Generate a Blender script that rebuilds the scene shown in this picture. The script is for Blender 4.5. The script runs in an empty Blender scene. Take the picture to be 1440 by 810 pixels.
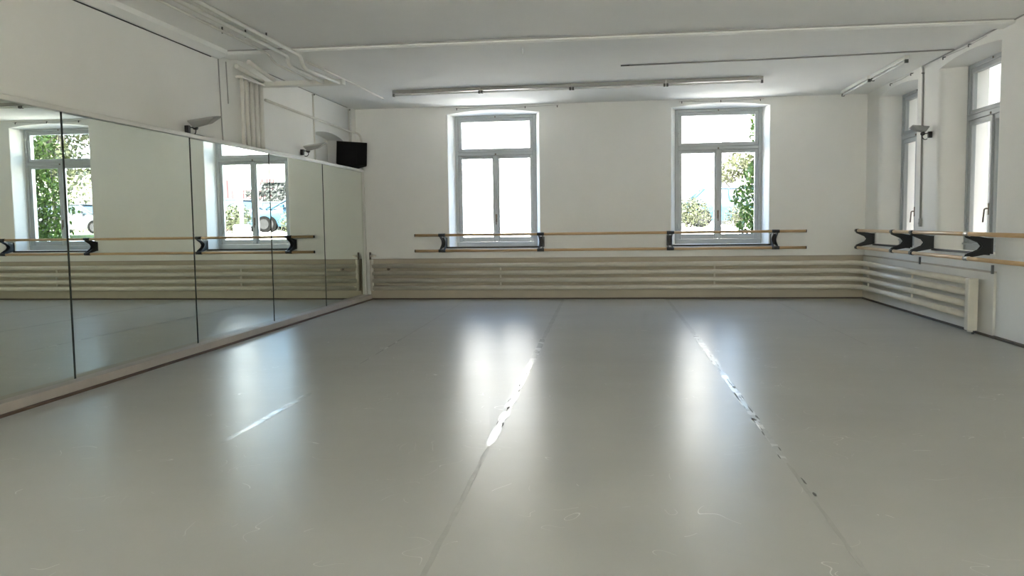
import bpy, bmesh, math, random
from mathutils import Vector, Matrix

rnd = random.Random(7)
SC = bpy.context.scene
COL = SC.collection
PI = math.pi

# ------------------------------------------------------------------ room numbers (metres)
W = 7.82          # right wall
D = 13.274        # back wall
LW = -0.20        # left wall
RY = -6.0         # rear wall (behind the camera)
H = 3.10          # ceiling
MX = -0.045       # mirror plane
TH = 0.50         # outer wall thickness
REV = 0.27        # depth of the window frames in the reveals

# ------------------------------------------------------------------ materials
def mat(name, col, rough=0.6, metal=0.0, spec=0.5, var=0.0, vscale=3.0, bump=0.0, bscale=60.0, sub=None, coat=0.0):
    m = bpy.data.materials.new(name); m.use_nodes = True
    nt = m.node_tree; b = nt.nodes['Principled BSDF']
    b.inputs['Base Color'].default_value = (*col, 1)
    b.inputs['Roughness'].default_value = rough
    b.inputs['Metallic'].default_value = metal
    b.inputs['Specular IOR Level'].default_value = spec
    b.inputs['Coat Weight'].default_value = coat
    if var or bump:
        tc = nt.nodes.new('ShaderNodeTexCoord')
    if var:
        n = nt.nodes.new('ShaderNodeTexNoise'); n.inputs['Scale'].default_value = vscale
        n.inputs['Detail'].default_value = 5; n.inputs['Roughness'].default_value = 0.6
        nt.links.new(tc.outputs['Object'], n.inputs['Vector'])
        r = nt.nodes.new('ShaderNodeValToRGB')
        r.color_ramp.elements[0].position = 0.3; r.color_ramp.elements[1].position = 0.7
        c0 = sub or tuple(c * (1 - var) for c in col)
        r.color_ramp.elements[0].color = (*c0, 1)
        r.color_ramp.elements[1].color = (*(min(1, c * (1 + var * .4)) for c in col), 1)
        nt.links.new(n.outputs['Fac'], r.inputs['Fac']); nt.links.new(r.outputs['Color'], b.inputs['Base Color'])
    if bump:
        n2 = nt.nodes.new('ShaderNodeTexNoise'); n2.inputs['Scale'].default_value = bscale
        n2.inputs['Detail'].default_value = 4
        nt.links.new(tc.outputs['Object'], n2.inputs['Vector'])
        bp = nt.nodes.new('ShaderNodeBump'); bp.inputs['Strength'].default_value = bump; bp.inputs['Distance'].default_value = 0.01
        nt.links.new(n2.outputs['Fac'], bp.inputs['Height']); nt.links.new(bp.outputs['Normal'], b.inputs['Normal'])
    return m

M = {}
M['wall'] = mat('wall_plaster', (.82, .812, .775), .9, spec=.2, var=.035, vscale=1.3, bump=.12, bscale=22)
M['ceil'] = mat('ceiling_plaster', (.87, .865, .835), .9, spec=.2, var=.03, vscale=1.1, bump=.08, bscale=18)
M['paint'] = mat('pipe_paint', (.70, .68, .62), .45, var=.04, vscale=6)
M['rad'] = mat('radiator_paint', (.70, .65, .555), .30, var=.06, vscale=5)
M['panel'] = mat('panel_paint_shaded', (.50, .44, .34), .6, var=.06, vscale=3)  # back wall board: shade of the unlit low wall put into the colour
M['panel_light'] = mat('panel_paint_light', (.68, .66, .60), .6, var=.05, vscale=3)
M['joint'] = mat('mirror_joint', (.045, .05, .04), .7, spec=.1)
M['winframe'] = mat('window_paint', (.43, .455, .46), .4, var=.05, vscale=5)
M['white_trim'] = mat('white_trim', (.70, .69, .64), .5, var=.05, vscale=5)
M['plinth'] = mat('plinth_board', (.44, .385, .325), .55, var=.08, vscale=4)
M['brown'] = mat('brown_edge', (.115, .068, .042), .6, var=.2, vscale=9)
M['dark_base'] = mat('dark_base', (.10, .075, .05), .6, var=.2, vscale=6)
M['black'] = mat('black_steel', (.018, .017, .016), .45, var=.1, vscale=20)
M['rubber'] = mat('dark_sleeve', (.035, .033, .030), .4)
M['chrome'] = mat('chrome', (.75, .73, .70), .22, metal=1)
M['speaker'] = mat('speaker_vinyl', (.0045, .004, .004), .7, spec=.2)
M['grille'] = mat('speaker_grille', (.0055, .005, .005), .8, spec=.15, bump=.5, bscale=180)
M['lampgrey'] = mat('lamp_grey', (.34, .335, .315), .5)
M['lampglass'] = mat('lamp_glass', (.5, .5, .5), .15)
M['tube'] = mat('lamp_tube', (.82, .82, .79), .25)
M['tray'] = mat('lamp_tray', (.36, .35, .32), .4)
M['traywhite'] = mat('lamp_tray_white', (.68, .67, .63), .4)
M['cap'] = mat('lamp_cap', (.10, .10, .09), .5)
M['cable'] = mat('grey_cable', (.36, .35, .33), .6)
M['brass'] = mat('handle_metal', (.16, .13, .10), .4, metal=.6)

def wood_mat():
    m = mat('beech_rail', (.48, .30, .15), .35)
    nt = m.node_tree; b = nt.nodes['Principled BSDF']
    tc = nt.nodes.new('ShaderNodeTexCoord'); mp = nt.nodes.new('ShaderNodeMapping')
    mp.inputs['Scale'].default_value = (3, 3, 40)
    n = nt.nodes.new('ShaderNodeTexNoise'); n.inputs['Scale'].default_value = 2.0; n.inputs['Detail'].default_value = 4
    r = nt.nodes.new('ShaderNodeValToRGB')
    r.color_ramp.elements[0].color = (.52, .33, .165, 1); r.color_ramp.elements[1].color = (.66, .46, .26, 1)
    nt.links.new(tc.outputs['Object'], mp.inputs['Vector']); nt.links.new(mp.outputs['Vector'], n.inputs['Vector'])
    nt.links.new(n.outputs['Fac'], r.inputs['Fac']); nt.links.new(r.outputs['Color'], b.inputs['Base Color'])
    return m
M['wood'] = wood_mat()

def mirror_mat():
    m = bpy.data.materials.new('mirror_glass'); m.use_nodes = True
    b = m.node_tree.nodes['Principled BSDF']
    b.inputs['Base Color'].default_value = (.845, .89, .815, 1)
    b.inputs['Metallic'].default_value = 1; b.inputs['Roughness'].default_value = .0
    return m
M['mirror'] = mirror_mat()

def glass_mat():
    m = bpy.data.materials.new('window_glass'); m.use_nodes = True
    nt = m.node_tree; nt.nodes.remove(nt.nodes['Principled BSDF'])
    out = nt.nodes['Material Output']
    t = nt.nodes.new('ShaderNodeBsdfTransparent'); t.inputs['Color'].default_value = (.95, .97, .96, 1)
    g = nt.nodes.new('ShaderNodeBsdfGlossy'); g.inputs['Roughness'].default_value = .02
    lw = nt.nodes.new('ShaderNodeLayerWeight'); lw.inputs['Blend'].default_value = .5
    fr = nt.nodes.new('ShaderNodeMath'); fr.operation = 'POWER'; fr.inputs[1].default_value = 7.0
    nt.links.new(lw.outputs['Facing'], fr.inputs[0])
    mx = nt.nodes.new('ShaderNodeMixShader')
    nt.links.new(fr.outputs[0], mx.inputs['Fac']); nt.links.new(t.outputs[0], mx.inputs[1]); nt.links.new(g.outputs[0], mx.inputs[2])
    nt.links.new(mx.outputs[0], out.inputs['Surface'])
    return m
M['glass'] = glass_mat()

def floor_mat():
    m = bpy.data.materials.new('dance_vinyl'); m.use_nodes = True
    nt = m.node_tree; b = nt.nodes['Principled BSDF']; L = nt.links.new
    tc = nt.nodes.new('ShaderNodeTexCoord')
    def noise(scale, detail=4, vec=None, dist=0.0):
        n = nt.nodes.new('ShaderNodeTexNoise'); n.inputs['Scale'].default_value = scale
        n.inputs['Detail'].default_value = detail; n.inputs['Distortion'].default_value = dist
        L(vec or tc.outputs['Object'], n.inputs['Vector']); return n.outputs['Fac']
    def math_(op, a, bb=None, c=None):
        n = nt.nodes.new('ShaderNodeMath'); n.operation = op
        for i, v in enumerate((a, bb, c)):
            if v is None: continue
            if isinstance(v, (int, float)): n.inputs[i].default_value = v
            else: L(v, n.inputs[i])
        return n.outputs[0]
    # large soft wear
    r = nt.nodes.new('ShaderNodeValToRGB')
    r.color_ramp.elements[0].position = .32; r.color_ramp.elements[1].position = .68
    r.color_ramp.elements[0].color = (.40, .393, .362, 1); r.color_ramp.elements[1].color = (.44, .433, .402, 1)
    L(noise(.9, 6), r.inputs['Fac'])
    # scuffs: thin contour lines of a noise, kept only in some patches
    def scuff(scale, width, mscale, mlo, dist):
        d = math_('ABSOLUTE', math_('SUBTRACT', noise(scale, 1, dist=dist), .5))
        line = math_('LESS_THAN', d, width)
        mask = math_('GREATER_THAN', noise(mscale, 2), mlo)
        return math_('MULTIPLY', line, mask)
    sl = math_('MAXIMUM', scuff(2.6, .0014, 3.1, .60, 1.0), scuff(4.6, .0020, 2.2, .62, .4))
    sd = scuff(5.4, .0016, 6.7, .70, .6)
    mx = nt.nodes.new('ShaderNodeMix'); mx.data_type = 'RGBA'
    L(math_('MULTIPLY', sl, .75), mx.inputs['Factor']); L(r.outputs['Color'], mx.inputs['A']); mx.inputs['B'].default_value = (.66, .65, .62, 1)
    mx2 = nt.nodes.new('ShaderNodeMix'); mx2.data_type = 'RGBA'
    L(math_('MULTIPLY', sd, .3), mx2.inputs['Factor']); L(mx.outputs['Result'], mx2.inputs['A']); mx2.inputs['B'].default_value = (.24, .23, .2, 1)
    L(mx2.outputs['Result'], b.inputs['Base Color'])
    # sheet cross wear makes the gloss uneven
    mp = nt.nodes.new('ShaderNodeMapping'); mp.inputs['Scale'].default_value = (.35, 3.0, 1)
    L(tc.outputs['Object'], mp.inputs['Vector'])
    rr = math_('ADD', .30, math_('MULTIPLY', math_('SUBTRACT', noise(2.2, 4, mp.outputs['Vector']), .5), .07))
    L(rr, b.inputs['Roughness'])
    b.inputs['Specular IOR Level'].default_value = .05
    bp = nt.nodes.new('ShaderNodeBump'); bp.inputs['Strength'].default_value = .03; bp.inputs['Distance'].default_value = .01
    L(noise(7, 3), bp.inputs['Height']); L(bp.outputs['Normal'], b.inputs['Normal'])
    return m
M['floor'] = floor_mat()

def tape_mat():
    m = mat('seam_tape', (.56, .555, .53), .2, var=.12, vscale=9)
    nt = m.node_tree; b = nt.nodes['Principled BSDF']; L = nt.links.new
    tc = nt.nodes.new('ShaderNodeTexCoord')
    n = nt.nodes.new('ShaderNodeTexNoise'); n.inputs['Scale'].default_value = 5; n.inputs['Detail'].default_value = 6
    L(tc.outputs['Object'], n.inputs['Vector'])
    mr = nt.nodes.new('ShaderNodeMapRange')
    mr.inputs['From Min'].default_value = .3; mr.inputs['From Max'].default_value = .7
    mr.inputs['To Min'].default_value = .16; mr.inputs['To Max'].default_value = .34
    L(n.outputs['Fac'], mr.inputs['Value']); L(mr.outputs['Result'], b.inputs['Roughness']); b.inputs['Specular IOR Level'].default_value = .09
    return m
M['tape'] = tape_mat()
M['tapegap'] = mat('tape_tear', (.13, .125, .11), .7)
M['tapedull'] = mat('seam_tape_dull', (.405, .395, .365), .35, spec=.04, var=.12, vscale=7)
# outside
M['facade'] = mat('white_render', (.50, .495, .475), .9, var=.04, vscale=.6)
M['beige'] = mat('beige_render', (.26, .222, .168), .9, var=.05, vscale=.7)
M['paving'] = mat('paving', (.68, .66, .62), .9, var=.12, vscale=.8)
M['bounce_yard'] = mat('pale_bounce_yard', (.74, .72, .68), .9, var=.08, vscale=.8)  # near-white paving added out of view to bounce light onto the ceiling
M['alley'] = mat('alley_paving', (.22, .21, .19), .9, var=.1, vscale=.8)
M['lawn'] = mat('lawn', (.04, .06, .018), .95, var=.35, vscale=2.2)
M['leaf_bush'] = mat('bush_leaf', (.034, .042, .013), .6, var=.4, vscale=5)
M['leaf_ivy'] = mat('ivy_leaf', (.10, .17, .022), .5, var=.5, vscale=7)
M['leaf_tree'] = mat('tree_leaf', (.030, .036, .006), .6, var=.4, vscale=1.2)
M['leaf_dark'] = mat('hedge_leaf', (.015, .018, .017), .6, var=.4, vscale=2)
M['bark'] = mat('bark', (.035, .030, .024), .9, var=.3, vscale=8)
M['carblue'] = mat('car_blue', (.018, .050, .080), .35, spec=.25)
M['carwhite'] = mat('car_white', (.085, .115, .14), .35, spec=.25)
M['cargrey'] = mat('car_grey', (.04, .043, .046), .35, spec=.25)
M['carglass'] = mat('car_glass', (.016, .026, .033), .15, spec=.2)
M['tyre'] = mat('tyre', (.002, .002, .002), .9, spec=.08)
M['hub'] = mat('wheel_hub', (.018, .018, .019), .8, spec=.05)
M['red'] = mat('red_panel', (.060, .014, .018), .6, var=.15, vscale=1.5)
M['signwhite'] = mat('sign_white', (.85, .85, .84), .5)
M['postgrey'] = mat('post_grey', (.62, .63, .63), .5)
M['roof'] = mat('roof_slab', (.25, .24, .23), .9)

# ------------------------------------------------------------------ mesh helpers
class MB:
    def __init__(s): s.bm = bmesh.new()
    def box(s, x0, x1, y0, y1, z0, z1, bev=0.0, mtx=None):
        vs = [s.bm.verts.new((x, y, z)) for x in (x0, x1) for y in (y0, y1) for z in (z0, z1)]
        fs = []
        for q in ((0, 1, 3, 2), (4, 6, 7, 5), (0, 4, 5, 1), (2, 3, 7, 6), (0, 2, 6, 4), (1, 5, 7, 3)):
            fs.append(s.bm.faces.new([vs[i] for i in q]))
        if bev > 0:
            es = list({e for f in fs for e in f.edges})
            r = bmesh.ops.bevel(s.bm, geom=es, offset=bev, segments=2, affect='EDGES', profile=.5)
            vs = list({v for f in r['faces'] for v in f.verts} | {v for v in vs if v.is_valid})
        if mtx is not None:
            for v in vs:
                if v.is_valid: v.co = mtx @ v.co
        return s
    def quad(s, *pts):
        s.bm.faces.new([s.bm.verts.new(p) for p in pts]); return s
    def tube(s, pts, r, seg=12, cap=True):
        pts = [Vector(p) for p in pts]; n = len(pts)
        rs = r if isinstance(r, (list, tuple)) else [r] * n
        T = []
        for i in range(n):
            a = pts[max(0, i - 1)]; b = pts[min(n - 1, i + 1)]
            T.append((b - a).normalized())
        up = Vector((0, 0, 1)) if abs(T[0].z) < .9 else Vector((1, 0, 0))
        N = (up - T[0] * up.dot(T[0])).normalized(); rings = []
        for i in range(n):
            N = (N - T[i] * N.dot(T[i])).normalized(); B = T[i].cross(N)
            k = 1.0
            if 0 < i < n - 1:
                c = (pts[i] - pts[i - 1]).normalized().dot((pts[i + 1] - pts[i]).normalized())
                k = 1 / max(.5, math.sqrt((1 + c) / 2)) if False else 1.0
            rings.append([s.bm.verts.new(pts[i] + (N * math.cos(2 * PI * j / seg) + B * math.sin(2 * PI * j / seg)) * rs[i] * k) for j in range(seg)])
        for i in range(n - 1):
            for j in range(seg):
                f = s.bm.faces.new((rings[i][j], rings[i][(j + 1) % seg], rings[i + 1][(j + 1) % seg], rings[i + 1][j])); f.smooth = True
        if cap:
            s.bm.faces.new(rings[0][::-1]); s.bm.faces.new(rings[-1])
        return s
    def prism(s, prof, axis, a, b, mtx=None):
        """profile of 2-D points swept along an axis ('X','Y','Z') from a to b"""
        def P(p, t):
            return {'X': (t, p[0], p[1]), 'Y': (p[0], t, p[1]), 'Z': (p[0], p[1], t)}[axis]
        A = [s.bm.verts.new(P(p, a)) for p in prof]; B = [s.bm.verts.new(P(p, b)) for p in prof]
        n = len(prof)
        s.bm.faces.new(A); s.bm.faces.new(B[::-1])
        for i in range(n): s.bm.faces.new((A[i], B[i], B[(i + 1) % n], A[(i + 1) % n]))
        if mtx is not None:
            for v in A + B: v.co = mtx @ v.co
        return s
    def leaves(s, pts, size, jitter=.5):
        for p, nrm in pts:
            d = (Vector(nrm) + Vector((rnd.uniform(-1, 1), rnd.uniform(-1, 1), rnd.uniform(-1, 1))) * jitter).normalized()
            a = d.orthogonal().normalized(); a.rotate(Matrix.Rotation(rnd.uniform(0, 6.28), 3, d)); b = d.cross(a)
            k = size * rnd.uniform(.6, 1.3); p = Vector(p)
            q = [p - a * k * .5, p + b * k * .34 + d * k * .06, p + a * k * .62, p - b * k * .34 + d * k * .06]
            s.bm.faces.new([s.bm.verts.new(v) for v in q])
        return s
    def build(s, name, m, parent=None, kind=None, smooth=None, loc=None):
        bmesh.ops.recalc_face_normals(s.bm, faces=s.bm.faces[:])
        me = bpy.data.meshes.new(name)
        if loc is not None:
            for v in s.bm.verts: v.co -= Vector(loc)
        s.bm.to_mesh(me); s.bm.free(); me.materials.append(m)
        if smooth:
            for p in me.polygons: p.use_smooth = True
            me.set_sharp_from_angle(angle=math.radians(smooth))
        o = bpy.data.objects.new(name, me); COL.objects.link(o)
        if loc is not None: o.location = loc
        if parent is not None: o.parent = parent
        if kind: o['kind'] = kind
        return o

def tag(o, label, cat, group=None, kind=None):
    o['label'] = label; o['category'] = cat
    if group: o['group'] = group
    if kind: o['kind'] = kind
    return o
def thing(name, label, cat, loc=(0, 0, 0), rotz=0.0, group=None, kind=None):
    o = bpy.data.objects.new(name, None); COL.objects.link(o)
    o.empty_display_size = .1; o.location = loc; o.rotation_euler = (0, 0, rotz)
    return tag(o, label, cat, group, kind)
def copy_tree(o, parent=None):
    c = o.copy(); COL.objects.link(c)
    if parent is not None: c.parent = parent
    for ch in list(o.children): copy_tree(ch, c)
    return c
def arc(c, a0, a1, r, u, v, n=8):
    c, u, v = Vector(c), Vector(u), Vector(v)
    return [c + (u * math.cos(a0 + (a1 - a0) * i / n) + v * math.sin(a0 + (a1 - a0) * i / n)) * r for i in range(n + 1)]
def rounded(pts, r, n=6):
    """poly-line with its inner corners rounded"""
    pts = [Vector(p) for p in pts]; out = [pts[0]]
    for i in range(1, len(pts) - 1):
        a, b, c = pts[i - 1], pts[i], pts[i + 1]
        d0 = (a - b).normalized(); d1 = (c - b).normalized()
        k = min(r, (a - b).length * .49, (c - b).length * .49)
        p0 = b + d0 * k; p1 = b + d1 * k
        for j in range(n + 1):
            t = j / n; out.append(p0 * (1 - t) ** 2 + b * 2 * t * (1 - t) + p1 * t ** 2)
    out.append(pts[-1]); return out

# ------------------------------------------------------------------ walls with arched window openings
NA = 14
def outline(op, inset, rise, drop=0.0):
    """bottom-left, up, over the arch, down to bottom-right, in (u, z)"""
    a, b, z0, z1 = op
    a += inset; b -= inset; z0 += drop
    pts = [(a, z0)]
    for i in range(NA + 1):
        t = i / NA
        pts.append((a + (b - a) * t, z1 + rise * (1 - (2 * t - 1) ** 2)))
    pts.append((b, z0)); return pts

def wall(name, P, u0, u1, ops, top, rho, s_in, label):
    """P(u, depth, z) -> world; openings pierce the wall with rounded splayed reveals"""
    mb = MB(); bm = mb.bm
    ops = sorted(ops)
    def face(depth, insets):
        xs = u0
        def q(a, b, c, d): mb.quad(*[P(p[0], depth, p[1]) for p in (a, b, c, d)])
        for op in ops:
            o = outline(op, *insets)
            l, r, z0 = o[0][0], o[-1][0], o[0][1]
            q((xs, -.3), (l, -.3), (l, top), (xs, top))
            q((l, -.3), (r, -.3), (r, z0), (l, z0))
            for i in range(1, len(o) - 2): q(o[i], o[i + 1], (o[i + 1][0], top), (o[i][0], top))
            xs = r
        q((xs, -.3), (u1, -.3), (u1, top), (xs, top))
    face(0, (-rho, .055, -rho * .3)); face(TH, (s_in, 0, 0))
    for op in ops:
        rings = []
        for k in range(5):
            t = k / 4 * PI / 2
            rings.append((-rho * (1 - math.sin(t)), .055, rho * (1 - math.cos(t)), -rho * .3 * (1 - math.sin(t))))
        rings.append((s_in, 0.0, REV, 0)); rings.append((s_in, 0, TH, 0))
        R = [[bm.verts.new(P(p[0], d, p[1])) for p in outline(op, i, rs, dr)] for (i, rs, d, dr) in rings]
        for A, B in zip(R, R[1:]):
            n = len(A)
            for j in range(n): bm.faces.new((A[j], A[(j + 1) % n], B[(j + 1) % n], B[j]))
    # close the ends and the top
    for u in (u0, u1): mb.quad(P(u, 0, -.3), P(u, TH, -.3), P(u, TH, top), P(u, 0, top))
    mb.quad(P(u0, 0, top), P(u1, 0, top), P(u1, TH, top), P(u0, TH, top))
    o = mb.build(name, M['wall'], kind='structure', smooth=50)
    tag(o, label, 'wall'); return o

Pb = lambda u, d, z: (u, D + d, z)
Pr = lambda u, d, z: (W + d, u, z)
Pq = lambda u, d, z: (u, RY - d, z)
back_ops = [(1.36, 2.83, .845, 2.975), (4.91, 6.39, .855, 2.978)]
right_ops = [(8.95, 10.41, .84, 2.96), (11.24, 12.63, .84, 2.96)]
added_rear_ops = [(.5, 2.2, .4, 2.95), (3.0, 4.7, .4, 2.95), (5.5, 7.2, .4, 2.95)]  # windows added out of view to supply light to the room
TOP = 3.6
wall('wall_back', Pb, LW - TH, W + TH, back_ops, TOP, .018, .068, 'white plastered back wall with two arched windows')
wall('wall_right', Pr, RY, D, right_ops, TOP, .085, .075, 'white plastered right wall with deep rounded window reveals')
wall('wall_rear', Pq, LW - TH, W + TH, added_rear_ops, TOP, .02, .05, 'white rear wall behind the viewer')

# left wall with a shallow arched blind niche near the back corner
def left_wall():
    mb = MB(); bm = mb.bm
    x = LW; ny0, ny1, nz, rise, dep = 11.50, 12.72, 2.55, .055, .24
    q = lambda a, b, c, d: mb.quad(*[(x, p[0], p[1]) for p in (a, b, c, d)])
    q((RY, -.3), (ny0, -.3), (ny0, TOP), (RY, TOP)); q((ny1, -.3), (D, -.3), (D, TOP), (ny1, TOP))
    q((ny0, -.3), (ny1, -.3), (ny1, 1.2), (ny0, 1.2))
    o = outline((ny0, ny1, 1.2, nz), 0, rise)
    for i in range(1, len(o) - 2): q(o[i], o[i + 1], (o[i + 1][0], TOP), (o[i][0], TOP))
    A = [bm.verts.new((x, p[0], p[1])) for p in o]; B = [bm.verts.new((x - dep, p[0], p[1])) for p in outline((ny0, ny1, 1.2, nz), .05, rise * .8)]
    n = len(A)
    for j in range(n): bm.faces.new((A[j], A[(j + 1) % n], B[(j + 1) % n], B[j]))
    bm.faces.new(B)
    for y in (RY, D): mb.quad((x, y, -.3), (x - TH, y, -.3), (x - TH, y, TOP), (x, y, TOP))
    mb.quad((x - TH, RY, -.3), (x - TH, D, -.3), (x - TH, D, TOP), (x - TH, RY, TOP))
    mb.quad((x, RY, TOP), (x, D, TOP), (x - TH, D, TOP), (x - TH, RY, TOP))
    o = mb.build('wall_left', M['wall'], kind='structure', smooth=40)
    tag(o, 'white plastered left wall above the mirrors with a blind arched niche', 'wall')
left_wall()

# floor, ceiling, roof
mb = MB(); mb.box(LW, W, RY, D, -.2, 0)
tag(mb.build('floor', M['floor'], kind='structure'), 'pale grey vinyl dance floor with taped seams', 'floor')
mb = MB(); mb.box(LW - .02, W + .02, RY - .02, D + .02, H, H + .25)
tag(mb.build('ceiling', M['ceil'], kind='structure'), 'white plastered ceiling', 'ceiling')
mb = MB(); mb.box(LW - TH - .2, W + TH + .2, RY - TH - .2, D + TH + .05, TOP, TOP + .2)
tag(mb.build('roof', M['roof'], kind='structure'), 'roof slab over the studio', 'roof')

# ceiling beam, with a thin open joint at its near top edge
mb = MB()
mb.prism([(8.60, H + .01), (8.60, H - .026), (8.63, H - .040), (8.86, H - .040), (8.90, H - .028), (8.92, H + .01)], 'X', LW, W)
tag(mb.build('trim_1', M['ceil'], kind='structure'), 'shallow plastered beam crossing the ceiling', 'beam')
mb = MB(); mb.box(LW + .01, W - .02, 8.588, 8.600, H - .012, H + .005)
tag(mb.build('trim_2', M['cable'], kind='structure'), 'dark joint line along the ceiling beam', 'trim')
# boxed duct in the corner of left wall and ceiling
mb = MB()
mb.prism([(LW - .01, H + .01), (LW - .01, H - .085), (LW + .03, H - .085), (LW + .115, H - .045), (LW + .125, H + .01)], 'Y', RY, 8.60)
tag(mb.build('trim_3', M['ceil'], kind='structure', smooth=20), 'boxed duct along the corner of left wall and ceiling', 'trim')
mb = MB(); mb.box(LW - .002, LW + .006, RY, 8.45, H - .094, H - .085)
tag(mb.build('trim_4', M['black'], kind='structure'), 'dark crack under the boxed duct', 'trim')
mb = MB(); mb.tube([(LW + .01, 9.75, H - .012), (LW + .008, 11.3, H - .015), (LW + .008, 12.95, H - .012)], .006, 6)
tag(mb.build('trim_5', M['cable'], kind='structure'), 'dark joint where left wall meets the ceiling', 'trim')
mb = MB(); mb.tube([(W - .012, 11.0, H - .010), (W - .012, 9.8, H - .012), (W - .012, 7.0, H - .008)], .008, 6)
tag(mb.build('trim_6', M['cable'], kind='structure'), 'dark joint where right wall meets the ceiling', 'trim')
# baseboards: thin dark strips at the floor
mb = MB(); mb.box(.02, W - .03, D - .045, D, 0, .022); tag(mb.build('baseboard_back', M['dark_base'], kind='structure'), 'thin dark strip at the foot of the back wall', 'baseboard')
mb = MB(); mb.box(W - .045, W, RY, D - .045, 0, .022); tag(mb.build('baseboard_right', M['dark_base'], kind='structure'), 'thin dark strip at the foot of the right wall', 'baseboard')

# ------------------------------------------------------------------ windows (local: x across, y into the wall, z up)
def window(name, P, a, b, z0, z1, label, lever=False):
    """a..b outer frame in wall coordinate u; P maps (u, depth, z)"""
    root = thing(name, label, 'window', P((a + b) / 2, REV, z0), kind='structure')
    base = Vector(root.location)
    w = b - a; d0, d1 = REV - .005, REV + .075
    def bar(mb, u0, u1, zz0, zz1, da, db, bev=.006):
        p, q = P(u0, da, zz0), P(u1, db, zz1)
        mb.box(min(p[0], q[0]) - base.x, max(p[0], q[0]) - base.x, min(p[1], q[1]) - base.y, max(p[1], q[1]) - base.y, zz0 - base.z, zz1 - base.z, bev)
    cz = .052                       # casing
    zt = z0 + 1.488                 # transom bar, lower edge
    mb = MB()
    bar(mb, a, a + cz, z0, z1, d0, d1); bar(mb, b - cz, b, z0, z1, d0, d1)
    bar(mb, a + cz, b - cz, z1 - .045, z1, d0, d1); bar(mb, a + cz, b - cz, z0, z0 + .075, d0, d1)
    bar(mb, a + cz, b - cz, zt, zt + .055, d0 - .012, d1)
    bar(mb, a + cz, b - cz, zt + .055, zt + .068, d0 - .022, d1 - .02, .003)
    bar(mb, a + .01, b - .01, z0 + .062, z0 + .08, d0 - .02, d0 + .01, .003)
    fr = mb.build('frame', M['winframe'], root)
    def sash(nm, u0, u1, zz0, zz1, st, bot):
        mb = MB(); e0, e1 = d0 + .012, d1 - .015
        bar(mb, u0, u0 + st, zz0, zz1, e0, e1); bar(mb, u1 - st, u1, zz0, zz1, e0, e1)
        bar(mb, u0 + st, u1 - st, zz1 - st, zz1, e0, e1); bar(mb, u0 + st, u1 - st, zz0, zz0 + bot, e0, e1)
        s = mb.build(nm, M['winframe'], root)
        g = MB(); p, q = P(u0 + st - .004, d0 + .03, zz0), P(u1 - st + .004, d0 + .036, zz1)
        bar(g, u0 + st - .004, u1 - st + .004, zz0 + bot - .004, zz1 - st + .004, d0 + .032, d0 + .036, 0)
        g.build('pane', M['glass'], s); return s
    m = (a + b) / 2
    sash('transom_sash', a + cz, b - cz, zt + .068, z1 - .045, .055, .045)
    l = sash('casement_sash', a + cz, m - .002, z0 + .08, zt, .055, .075)
    r = sash('casement_sash', m + .002, b - cz, z0 + .08, zt, .055, .075)
    # cover strip over the meeting stiles, with its handle
    mb = MB(); bar(mb, m - .028, m + .028, z0 + .085, zt - .005, d0 - .008, d0 + .014, .006); mb.build('cover_strip', M['winframe'], root)
    hd = MB(); bar(hd, m - .014, m + .014, z0 + .40, z0 + .53, d0 - .016, d0 - .007, .004)
    h = hd.build('handle', M['brass'], root)
    c = lambda u, d, z: Vector(P(u, d, z)) - base
    lv = MB()
    if lever: lv.tube(rounded([c(m, d0 - .012, z0 + .47), c(m, d0 - .05, z0 + .47), c(m + .01, d0 - .058, z0 + .32)], .03), [.009] * 7 + [.008] * 2 if False else .009, 8)
    else: lv.tube([c(m, d0 - .012, z0 + .455), c(m, d0 - .03, z0 + .455), c(m, d0 - .034, z0 + .36)], .008, 8)
    lv.build('lever', M['brass'], h)
    kn = MB(); bar(kn, m - .012, m + .012, zt + .004, zt + .03, d0 - .022, d0 - .01, .003)
    bar(kn, m - .01, m + .01, z1 - .034, z1 - .012, d0 - .012, d0 - .003, .003)
    kn.build('latch', M['brass'], root)
    # hinges
    for u in (a + cz, b - cz):
        for zz in (z0 + .25, z0 + 1.25, zt + .2):
            hg = MB(); hg.tube([c(u, d0 - .004, zz), c(u, d0 - .004, zz + .07)], .007, 8); hg.build('hinge', M['winframe'], root)
    # outer sill
    return root

window('window_1', Pb, 1.428, 2.762, .845, 2.975, 'tall two-sash window with transom in the back wall nearer the speaker, plain white outside')
window('window_2', Pb, 4.978, 6.322, .855, 2.978, 'tall two-sash window with transom in the back wall, bush and ivy outside')
window('window_3', Pr, 11.315, 12.555, .84, 2.96, 'right wall window seen edge-on, nearer the back corner', True)
window('window_4', Pr, 9.025, 10.335, .84, 2.96, 'right wall window with lever handle, nearer the viewer', True)
for i, (a, b, z0, z1) in enumerate(added_rear_ops):
    window('window_%d' % (5 + i), Pq, a + .05, b - .05, z0, z1, 'added unseen rear wall window %s' % ('by the mirror side', 'in the middle', 'by the right wall')[i])

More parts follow.
